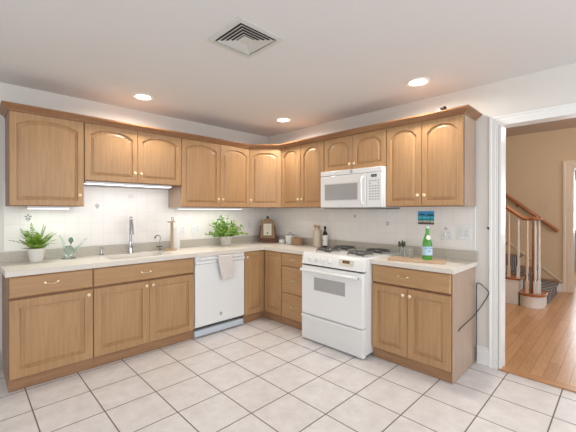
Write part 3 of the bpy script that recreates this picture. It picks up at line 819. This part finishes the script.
# bushy plant
bp_ = thing('potted_plant', 'bushy green leafy plant in a whitewashed tapered pot above the dishwasher', 'plant', (-.885, -.19, Z))
MB().lathe([(.052, 0), (.055, .003), (.076, .10), (.084, .108), (.084, .122), (.076, .122), (.07, .10), (.0001, .10)], 26).build('pot', stone_pot, bp_)
m = MB(); st = MB(); rb = random.Random(11)
for i in range(80):
    az = rb.uniform(0, 2*PI); tilt = rb.uniform(.05, 1.15); L = rb.uniform(.20, .34)
    if math.sin(az) > .1: L *= .42
    dx, dy = math.cos(az), math.sin(az); pts = []
    for k in range(8):
        s = k/7; pts.append(Vector((-.035*s+dx*(.02+L*s*math.sin(tilt)*1.05), dy*(.02+L*s*math.sin(tilt)*1.0), .105+L*(s*math.cos(tilt)*.88-.26*s*s*math.sin(tilt)))))
    st.tube(pts, .0014, 4)
    for k in range(2, 8):
        for rep in range(3):
            p = pts[k]+Vector((rb.uniform(-.008, .008), rb.uniform(-.008, .008), rb.uniform(-.006, .006)))
            d = Vector((rb.uniform(-1, 1), rb.uniform(-1, .6), rb.uniform(-.5, .9))).normalized(); ll = rb.uniform(.026, .038)
            s_ = d.cross(Vector((rb.uniform(-1, 1), rb.uniform(-1, 1), rb.uniform(-1, 1)))).normalized()*ll*.36; nrm = d.cross(s_).normalized()*ll*.12
            V = [p, p+d*ll*.3+s_*.85, p+d*ll*.65+s_*.8, p+d*ll, p+d*ll*.65-s_*.8, p+d*ll*.3-s_*.85, p+d*ll*.5-nrm]
            vs = [m.bm.verts.new(q) for q in V]
            for a_ in range(6): m.bm.faces.new((vs[a_], vs[(a_+1) % 6], vs[6]))
m.build('foliage', leafy_m, bp_, smooth=False); st.build('stems', stem_m, bp_)
MB().lathe([(.069, .1005), (.05, .106), (.0001, .109)], 20, cap=False).build('soil', soil, bp_)
# mantel clock
ck = thing('mantel_clock', 'dark and light wood mantel clock with arched top and cream dial in the corner', 'clock', (-.185, -.205, Z), -PI/4)
ck.scale = (1.12, 1.12, 1.17)
MB().box(-.118, .118, -.075, .03, 0, .026).box(-.105, .105, -.065, .025, .0262, .05).build('plinth', dark_wood, ck, bevel=.004)
poly = [(-.098, .0505), (.098, .0505), (.078, .225), (.070, .255), (.045, .275), (.02, .285), (-.02, .285), (-.045, .275), (-.070, .255), (-.078, .225)]
m = MB(); m.prism(poly, -.045, .015); m.build('case', clock_wood, ck, bevel=.003)
for s in (-1, 1): MB().prism([(s*.0985, .0505), (s*.110, .0505), (s*.092, .20), (s*.083, .21)], -.05, .012).build('side_trim', dark_wood, ck, bevel=.002)
MB().lathe([(.012, .2855), (.018, .292), (.018, .305), (.010, .315), (.0001, .318)], 16, (0, -.015, 0)).build('finial', dark_wood, ck)
fc = B(-.050, .050, -.048, -.0455, .085, .225).build('dial', mat('dial_cream', (226, 216, 198), .5), ck, bevel=.0008)
m = MB()
for k in range(12):
    a = 2*PI*k/12; m.box(.032*math.sin(a)-.0015, .032*math.sin(a)+.0015, -.0492, -.0484, .175+.032*math.cos(a)-.003, .175+.032*math.cos(a)+.003)
m.box(-.001, .001, -.0496, -.0484, .175, .200); m.box(0, .02, -.0496, -.0484, .174, .176)
m.build('markings', mat('dial_ink', (120, 104, 90), .6), fc, smooth=False)
MB().lathe([(.010, 0), (.010, -.0012), (.0001, -.0013)], 14, axis='y').build('emblem', mat('dial_emblem', (70, 60, 64), .5), fc, loc=(0, -.0485, .112))
# small jar, bucket, basket
jr = thing('small_jar', 'small white lidded jar beside the mantel clock', 'jar', (-.16, -.478, Z))
jr.scale = (1.15, 1.15, 1.15)
MB().lathe([(.036, 0), (.04, .004), (.04, .042), (.034, .05), (.0001, .05)], 24).build('body', ceramic, jr)
MB().lathe([(.038, .0502), (.038, .060), (.010, .064), (.008, .072), (.0001, .073)], 24).build('lid', mat('jar_lid', (150, 142, 132), .3, .7), jr)
bk = thing('white_canister', 'white tapered canister with metal lid between jar and basket', 'canister', (-.15, -.608, Z))
bk.scale = (1.05, 1.05, 1.15)
MB().lathe([(.046, 0), (.049, .003), (.060, .098), (.062, .102), (.0001, .102)], 28).build('body', ceramic, bk)
MB().lathe([(.063, .1022), (.063, .110), (.02, .114), (.0001, .114)], 28).build('lid', steel, bk)
MB().tube([(.0, -.028, .114), (.0, -.028, .135), (.0, .012, .135), (.0, .012, .114)], .004, 8).build('handle', steel, bk)
wb = thing('wicker_basket', 'small brown wicker basket right of the white canister', 'basket', (-.15, -.752, Z))
wb.scale = (1, 1, 1.1)
m = MB()
for k in range(9):
    z = .006+k*.0088; r = .060+.004*math.sin(k*.5)
    pts = [((r+.0025*math.sin(10*a+(k % 2)*PI))*math.cos(a), (r+.0025*math.sin(10*a+(k % 2)*PI))*math.sin(a), z) for a in [2*PI*j/60 for j in range(61)]]
    m.tube(pts, .0048, 6)
m.build('weave', wicker, wb, angle=60)
MB().lathe([(.0001, .001), (.056, .001), (.056, .07), (.0001, .071)], 20).build('lining', mat('basket_content', (196, 170, 142), .8), wb)
m = MB()
for k in range(10):
    a = 2*PI*k/10; m.tube([(.066*math.cos(a), .066*math.sin(a), .002), (.067*math.cos(a), .067*math.sin(a), .088)], .003, 6)
m.build('stakes', wicker, wb)
# utensil crock with wooden tools
uc = thing('utensil_crock', 'tall beige stoneware crock left of the range', 'crock', (-.13, -1.070, Z))
MB().lathe([(.052, 0), (.055, .004), (.055, .19), (.058, .198), (.058, .206), (.051, .206), (.050, .02), (.0001, .02)], 30).build('body', crock_m, uc)
def spoon(dx, dy, lean, L, label, bowl=.03):
    m = MB(); base = Vector((-.13+dx*.2, -1.07+dy*.2, Z+.024)); top = Vector((-.13+dx, -1.07+dy, Z+L))
    d = (top-base)
    m.tube([base, base+d*.55, base+d*.86], [.0045, .005, .006], 8)
    n = 10; rg_ = []
    c_ = base+d*.93
    m.tube([base+d*(.82+.018*k) for k in range(n+1)], [max(.003, bowl*math.sin(PI*(.1+.85*k/n))) for k in range(n+1)], 12)
    o = m.build('wooden_spoon', board_wood, angle=70); tag(o, label, 'spoon'); return o
spoon(-.012, .030, 0, .278, 'wooden spoon with wide bowl leaning to the left in the crock', .022)
spoon(.018, -.004, 0, .268, 'wooden spoon in the middle of the crock', .022)
spoon(-.012, -.034, 0, .245, 'slim wooden spoon leaning right in the crock towards the dark bottle', .014)
# sauce bottle
sb = thing('sauce_bottle', 'dark bottle with white label and black cap beside the beige crock', 'bottle', (-.15, -1.205, Z))
sb.scale = (1.05, 1.05, 1.2)
MB().lathe([(.026, 0), (.028, .004), (.028, .135), (.024, .15), (.012, .165), (.011, .185)], 24).build('body', black_glass, sb)
MB().lathe([(.0286, .022), (.0286, .125)], 24, cap=False).build('label', label_m, sb)
MB().lathe([(.013, .186), (.014, .188), (.014, .212), (.006, .216), (.0001, .217)], 18).build('cap', black, sb)
lb = MB()
for k in range(7):
    a = PI+.2-.10*k; a2 = a-.07
    lb.bm.faces.new([lb.bm.verts.new((.0290*math.cos(b_), .0290*math.sin(b_), z)) for b_, z in ((a, .065+.003*k), (a2, .067+.003*k), (a2, .078+.0015*k), (a, .080-.002*k))])
lb.build('label_mark', mat('label_ink_dark', (60, 54, 50), .6), sb, smooth=False)
# cutting board
cb_ = thing('cutting_board', 'long wooden cutting board lying across the right-hand worktop', 'cutting board', (-.395, -2.425, Z), math.radians(-74))
cb_.scale = (.90, .95, 1)
m = MB()
prof = [(-.245, -.11), (.245, -.11), (.255, -.10), (.255, .10), (.245, .11), (-.245, .11), (-.255, .10), (-.255, -.10)]
m.prism(prof, 0, .017, 'xy'); m.build('board', board_wood, cb_, bevel=.003)
ZBd = Z+.0178
# sparkling water bottle
gb = thing('water_bottle', 'green glass sparkling water bottle with pale blue label on the cutting board', 'bottle', (-.37, -2.507, ZBd))
prof = [(.035, 0), (.039, .004), (.041, .012), (.041, .125), (.039, .145), (.030, .185), (.020, .215), (.0145, .235), (.0135, .262), (.0155, .264), (.0155, .272), (.0130, .274), (.0130, .288)]
inner = [(max(.0005, r-.004), h+.004) for r, h in prof]
MB().lathe(prof, 32).build('body', green_glass, gb)
MB().lathe([(.0142, .276), (.0150, .277), (.0150, .293), (.0130, .296), (.0001, .296)], 24).build('cap', mat('bottle_cap', (206, 216, 210), .3, .5), gb)
MB().lathe([(.0417, .042), (.0417, .118)], 40, cap=False).build('label', blue_label, gb)
AV = -.5*PI-.76     # azimuth that faces the room
def wrap(m_, pts, r): m_.bm.faces.new([m_.bm.verts.new((r*math.cos(a), r*math.sin(a), z)) for a, z in pts])
def star(n_, r0, z, size, radius):
    s = MB(); c_ = []
    for k in range(n_*2):
        a = 2*PI*k/(n_*2)+PI/2; q = size*(1 if k % 2 == 0 else .42); c_.append((q*math.cos(a), z+q*math.sin(a)))
    s.bm.faces.new([s.bm.verts.new((radius*math.cos(r0+x/radius), radius*math.sin(r0+x/radius), zz)) for x, zz in c_]); return s
star(5, AV, .078, .011, .0424).build('label_star', red_ink, gb, smooth=False)
# neck label: oval pale collar
m = MB()
nl = []
for k in range(20):
    a = 2*PI*k/20; nl.append((.021*math.cos(a), .197+.021*math.sin(a)))
def rad(z):
    z = z
    for (r0, h0), (r1, h1) in zip(prof, prof[1:]):
        if h0 <= z <= h1: return r0+(r1-r0)*(z-h0)/(h1-h0)
    return .02
ctr = m.bm.verts.new(((rad(.197)+.003)*math.cos(AV), (rad(.197)+.003)*math.sin(AV), .197))
rv = [m.bm.verts.new(((rad(z)+.0012)*math.cos(AV+x/.027), (rad(z)+.0012)*math.sin(AV+x/.027), z)) for x, z in nl]
for k in range(20): m.bm.faces.new((ctr, rv[k], rv[(k+1) % 20]))
m.build('neck_label', label_m, gb)
# lettering bent round the label
cu = bpy.data.curves.new('lettering', 'FONT'); cu.body = 'S.PELLEGRINO'; cu.size = .0145; cu.align_x = 'CENTER'; cu.extrude = 0
to = bpy.data.objects.new('lettering', cu); COL.objects.link(to)
dg = bpy.context.evaluated_depsgraph_get(); me = bpy.data.meshes.new_from_object(to.evaluated_get(dg))
bpy.data.objects.remove(to)
for v_ in me.vertices:
    x, zz = v_.co.x, v_.co.y
    v_.co = (.0423*math.cos(AV+x/.0423), .0423*math.sin(AV+x/.0423), .099+zz)
me.materials.clear(); me.materials.append(blue_ink)
lo = bpy.data.objects.new('lettering', me); COL.objects.link(lo); lo.parent = gb
# glasses
def tumbler(x, y, label):
    t = MB().lathe([(.0001, .001), (.026, .0), (.028, .003), (.034, .088), (.0325, .088), (.0265, .010), (.0001, .009)], 28, cap=False).build('drinking_glass', glass, loc=(x, y, ZBd))
    tag(t, label, 'glass'); return t
tumbler(-.315, -2.265, 'clear drinking glass on the cutting board, nearer the range')
tumbler(-.35, -2.345, 'clear drinking glass on the cutting board, nearer the green bottle')
# dark olive sprig / tool behind the glasses
oc = thing('utensil_cup', 'small cup of dark olive utensils standing behind the drinking glasses', 'cup', (-.125, -2.165, Z))
oc.scale = (1, 1.2, 1.1)
MB().lathe([(.026, 0), (.030, .003), (.032, .07), (.0295, .07), (.027, .01), (.0001, .01)], 22, cap=False).build('cup', glass, oc)
ol = mat('olive_dark', (84, 80, 56), .5)
m = MB()
for dx, dy, L, w_ in ((0, .025, .125, .016), (.005, .004, .135, .012), (-.004, -.016, .128, .012)):
    m.tube([(dx*.2, dy*.2, .012), (dx*.7, dy*.7, .07), (dx, dy, L-.04), (dx*1.2, dy*1.2, L)], [.003, .004, w_, w_*.5], 8)
m.build('utensils', ol, oc, angle=60)
# tiny dark thing on the crown
bx = thing('small_gadget', 'tiny dark metal gadget resting on top of the crown moulding', 'ornament', (-.345, -2.62, 2.2115), RW)
m = MB(); m.box(-.012, .030, -.02, .02, 0, .032); m.build('block', hook_m, bx, bevel=.006)
MB().tube([(-.012, 0, .006), (-.03, 0, .005), (-.05, 0, .004)], [.006, .005, .004], 8).build('tail', steel, bx)
# cord hanging from the cabinet side
yw = -2.7895
pts = [(-.455, yw, .392), (-.448, yw, .402), (-.42, yw-.003, .412), (-.28, yw-.006, .425), (-.12, yw-.008, .438), (-.04, yw-.012, .46), (-.022, yw-.045, .52), (-.018, yw-.085, .60), (-.018, yw-.100, .635), (-.018, yw-.100, .655),
       (-.018, yw-.080, .678), (-.018, yw-.045, .705), (-.018, yw-.020, .722), (-.018, yw-.006, .710), (-.017, yw-.004, .66), (-.017, yw-.004, .60), (-.017, yw-.004, .30), (-.017, yw-.004, .02)]
def smooth_pts(p, it=2):
    p = [Vector(q) for q in p]
    for _ in range(it):
        q = [p[0]]
        for a, b in zip(p, p[1:]): q += [a*.75+b*.25, a*.25+b*.75]
        p = q+[p[-1]]
    return p
cd = MB().tube(smooth_pts(pts), .0034, 8).build('power_cord', black, angle=70); tag(cd, 'black power cord looping from the right cabinet side onto the wall', 'cord')
hk = MB().lathe([(.012, 0), (.012, -.008), (.007, -.016), (.0001, -.017)], 12).build('wall_hook', hook_m); hk.rotation_euler = (0, -PI/2, 0)
hk.rotation_euler = (0, PI/2, 0); hk.location = (-.027, -2.893, 1.21)
hk.location = (-.001, -2.884, 1.205); tag(hk, 'tiny dark hook on the wall at the edge of the doorway casing', 'hook')

# ------------------------------------------------------------------ the hall beyond
HX = 3.95; HC = 2.72
struct(B(.12, 7.0, -6.6, .3, HC, HC+.1).build('ceiling_hall', hall_ceil_m, smooth=False))
struct(holed('x', HX, HX+.12, -6.5, .2, HC, [(-4.05, -3.10, 0, 2.065)]).build('wall_hall_far', hall_m, smooth=False), 'beige hall wall behind the stairs')
struct(B(.12, HX, .05, .17, 0, HC).build('wall_hall_left', hall_m, smooth=False))
struct(holed('y', -6.5, -6.38, .12, 7.0, HC, [(1.1, 2.9, .7, 2.3)]).build('wall_hall_right', hall_m, smooth=False))
window(4, 'y', -6.38, 1.1, 2.9, .7, 2.3)
struct(B(.1205, .1305, -2.9, 0, 0, HC).build('wall_hall_near', hall_m, smooth=False))
casing(5, HX, -1, -4.05, -3.10+.0, 2.065, .115, 1, hall_trim)
m = MB(); m.box(HX-.01, HX+.13, -3.12, -3.1005, 0, 2.045); m.box(HX-.01, HX+.13, -4.0495, -4.03, 0, 2.045); m.box(HX-.01, HX+.13, -4.0495, -3.1005, 2.045, 2.064)
struct(m.build('trim_6', hall_trim), 'white jamb lining of the far hall doorway')
struct(B(HX-.014, HX-.0005, -2.985, -2.90, .001, .13).build('baseboard_hall', trim_m))
# room beyond the far doorway, with a window
struct(holed('x', 6.9, 7.0, -6.3, .1, HC, [(-4.4, -2.8, .85, 2.1)]).build('wall_study_far', mat('study_paint', (176, 200, 212), .7), smooth=False))
window(5, 'x', 6.99, -4.4, -2.8, .85, 2.1)
tb = thing('side_table', 'dark wooden side table in the bluish room beyond the hall', 'table', (5.6, -3.45, 0))
B(-.25, .25, -.4, .4, .70, .74).build('tabletop', dark_wood, tb, bevel=.004)
for a_ in (-.21, .21):
    for b_ in (-.36, .36): B(a_-.02, a_+.02, b_-.02, b_+.02, .001, .6995).build('leg', dark_wood, tb)

# stairs: rise .19, run .23, going up towards +y along the far wall
X0 = 2.49; RISE, RUN = .19, .232
stairs = thing('staircase', 'white staircase with oak treads and striped runner rising along the hall wall', 'stairs', (0, 0, 0))
ys = [-2.925, -2.645]
for k in range(8): ys.append(ys[-1]+RUN)
n = 9
# first step with bullnose end
def bull(z0, z1, gro, xe=HX-.02):
    cx, cy, r = X0+.07, (ys[0]+ys[1]+.0)/2, (ys[1]-ys[0])/2
    pts = [(xe, ys[0]-gro)]
    for k in range(13):
        a = -PI/2-PI*k/12; pts.append((cx+(r+.03+gro)*math.cos(a)*.95, cy+(r+gro)*math.sin(a)))
    pts.append((xe, ys[1]+gro)); return pts
m = MB(); m.prism(bull(0, 0, 0), .001, RISE-.03, 'xy'); m.build('riser', trim_m, stairs)
m = MB(); m.prism(bull(0, 0, .025), RISE-.0298, RISE, 'xy'); m.build('tread', stair_wood, stairs, bevel=.006)
for i in range(1, n):
    z = RISE*(i+1)
    B(X0, HX-.02, ys[i], (ys[i+1] if i < n-1 else .045), RISE*i+.001-(.0 if i > 1 else 0), z-.03).build('riser', trim_m, stairs)
    B(X0-.028, HX-.02, ys[i]-.025, (ys[i+1]+.0 if i < n-1 else .045), z-.0298, z).build('tread', stair_wood, stairs, bevel=.005)
m = MB(); pl = [(ys[1]+.002, .001)]
for i in range(1, n): pl += [(ys[i]+.002, RISE*(i+1)-.031), ((ys[i+1] if i < n-1 else .045)+.002, RISE*(i+1)-.031)] if i == n-1 else [(ys[i]+.002, RISE*(i+1)-.031), (ys[i+1]+.001, RISE*(i+1)-.031)]
pl += [(.047, .001)]
m.prism(pl, X0-.012, X0-.0005, 'yz'); m.build('stringer', trim_m, stairs, smooth=False)
m = MB(); sl_ = RISE/RUN
m.prism([(-2.985, .14), (-2.985, .165), (-.1, .165+2.885*sl_), (-.1, .14+2.885*sl_)], HX-.018, HX-.0005, 'yz'); m.build('skirt_board', hall_trim, stairs, smooth=False)
# runner following the steps
m = MB(); RX0, RX1 = 2.78, 3.72; tk = .008
for i in range(n):
    z = RISE*(i+1); y0 = ys[i]
    y1 = ys[i+1] if i < n-1 else 0
    fy = y0-.025-tk
    m.box(RX0, RX1, fy, y1-.001-.0, z+.0003, z+tk)
    m.box(RX0, RX1, fy, y0-.025-.0005, z-.035, z+.0003)
    m.box(RX0, RX1, y0-tk-.0, y0-.0005, z-RISE+(tk if i else .002), z-.032)
m.build('runner', runner_m, stairs, smooth=False)
# balustrade
bal = thing('stair_railing', 'stair railing with oak handrail and white balusters on the open side', 'railing', (0, 0, 0))
def baluster(x, y, z0, z1, name='baluster', m_=trim_m, r=.015):
    mb = MB(); mb.box(x-.018, x+.018, y-.018, y+.018, z0+.0005, z0+.17)
    mb.lathe([(.018, z0+.17), (.012, z0+.19), (.017, z0+.21), (.013, z0+.24), (r*1.05, z0+.35), (r*.62, z1-.001)], 12, (x, y, 0), cap=False)
    return mb.build(name, m_, bal, angle=50)
VX, VY, VZ = X0+.03, -2.80, 1.22
newel = mat('newel_warm_lit', (230, 206, 182), .4)  # warm hall light on the newel put into its cream colour
baluster(X0-.01, -2.745, RISE, VZ, m_=newel, r=.018)
baluster(X0+.055, -2.80, RISE, VZ, m_=stair_wood, r=.012, name='newel_post')
baluster(X0+.0, -2.835, RISE, VZ); baluster(X0+.03, -2.875, RISE, VZ); baluster(X0+.12, -2.86, RISE, VZ)
def rail_z(y): return VZ+.01+(y+2.68)*sl_ if y > -2.68 else VZ
for i in range(1, n):
    for f in (.085, .20):
        y = ys[i]+f-.08
        if y < -.2: baluster(X0+.005, y, RISE*(i+1), rail_z(y), m_=newel if (i == 1 and f > .1) else trim_m)
# handrail: swept oval from the volute up the flight
pts = [(VX+.05*math.cos(a), VY-.02+.05*math.sin(a)*1.0, VZ+.02) for a in [PI*2.2*k/16-PI*.9 for k in range(17)]]
m = MB(); m.lathe([(.0001, VZ), (.062, VZ), (.078, VZ+.01), (.080, VZ+.028), (.070, VZ+.04), (.0001, VZ+.043)], 28, (VX, VY-.03, 0))
m.build('volute_cap', stair_wood, bal)
m = MB(); m.tube([(X0+.002, -2.80, VZ+.021), (X0+.002, -2.74, VZ+.021), (X0+.002, -2.69, VZ+.028), (X0+.002, -2.65, VZ+.06), (X0+.002, -.25, VZ+.06+2.40*sl_)], .026, 14)
m.build('handrail', stair_wood, bal, angle=60)
# wall handrail
wh = thing('wall_handrail', 'oak handrail fixed on brackets to the beige hall wall', 'handrail', (0, 0, 0))
yb = -2.93; zb = 1.01; s2 = .86
MB().tube([(HX-.075, yb, zb), (HX-.075, yb+2.6, zb+2.6*s2)], .028, 14).build('rail', stair_wood, wh, angle=60)
for y in (-2.36, -1.5, -.7):
    z = zb+(y-yb)*s2-.03
    MB().tube([(HX-.075, y, z), (HX-.07, y, z-.03), (HX-.03, y, z-.045), (HX-.0006, y, z-.045)], .008, 8).build('bracket', hook_m, wh)
plate('white switch plate on the beige hall wall above the handrail', (HX-.0005, -2.735, 1.41), RW, .125, .12, 'rr', 'switch', 'light_switch')
hp = mat('beige_plate', (206, 188, 164), .5)
for c_ in COL.objects:
    if c_.parent and c_.parent.location.x > 3 and c_.parent.get('category') == 'switch': c_.data = c_.data.copy(); c_.data.materials[0] = hp
# hall ceiling lamp
hl = thing('hall_ceiling_lamp', 'round flush ceiling lamp of the hall, out of the picture', 'light', (1.9, -3.2, HC))
MB().lathe([(.16, -.0005), (.16, -.02), (.14, -.06), (.08, -.09), (.0001, -.10)], 28).build('shade', mat('hall_shade', (255, 240, 215), .5, emit=(255, 225, 180), es=3), hl)
d = bpy.data.lights.new('hall_bulb', 'POINT'); d.energy = 28; d.color = (1, .90, .78); d.shadow_soft_size = .12
l = bpy.data.objects.new('hall_bulb', d); COL.objects.link(l); l.parent = hl; l.location = (0, 0, -.25)
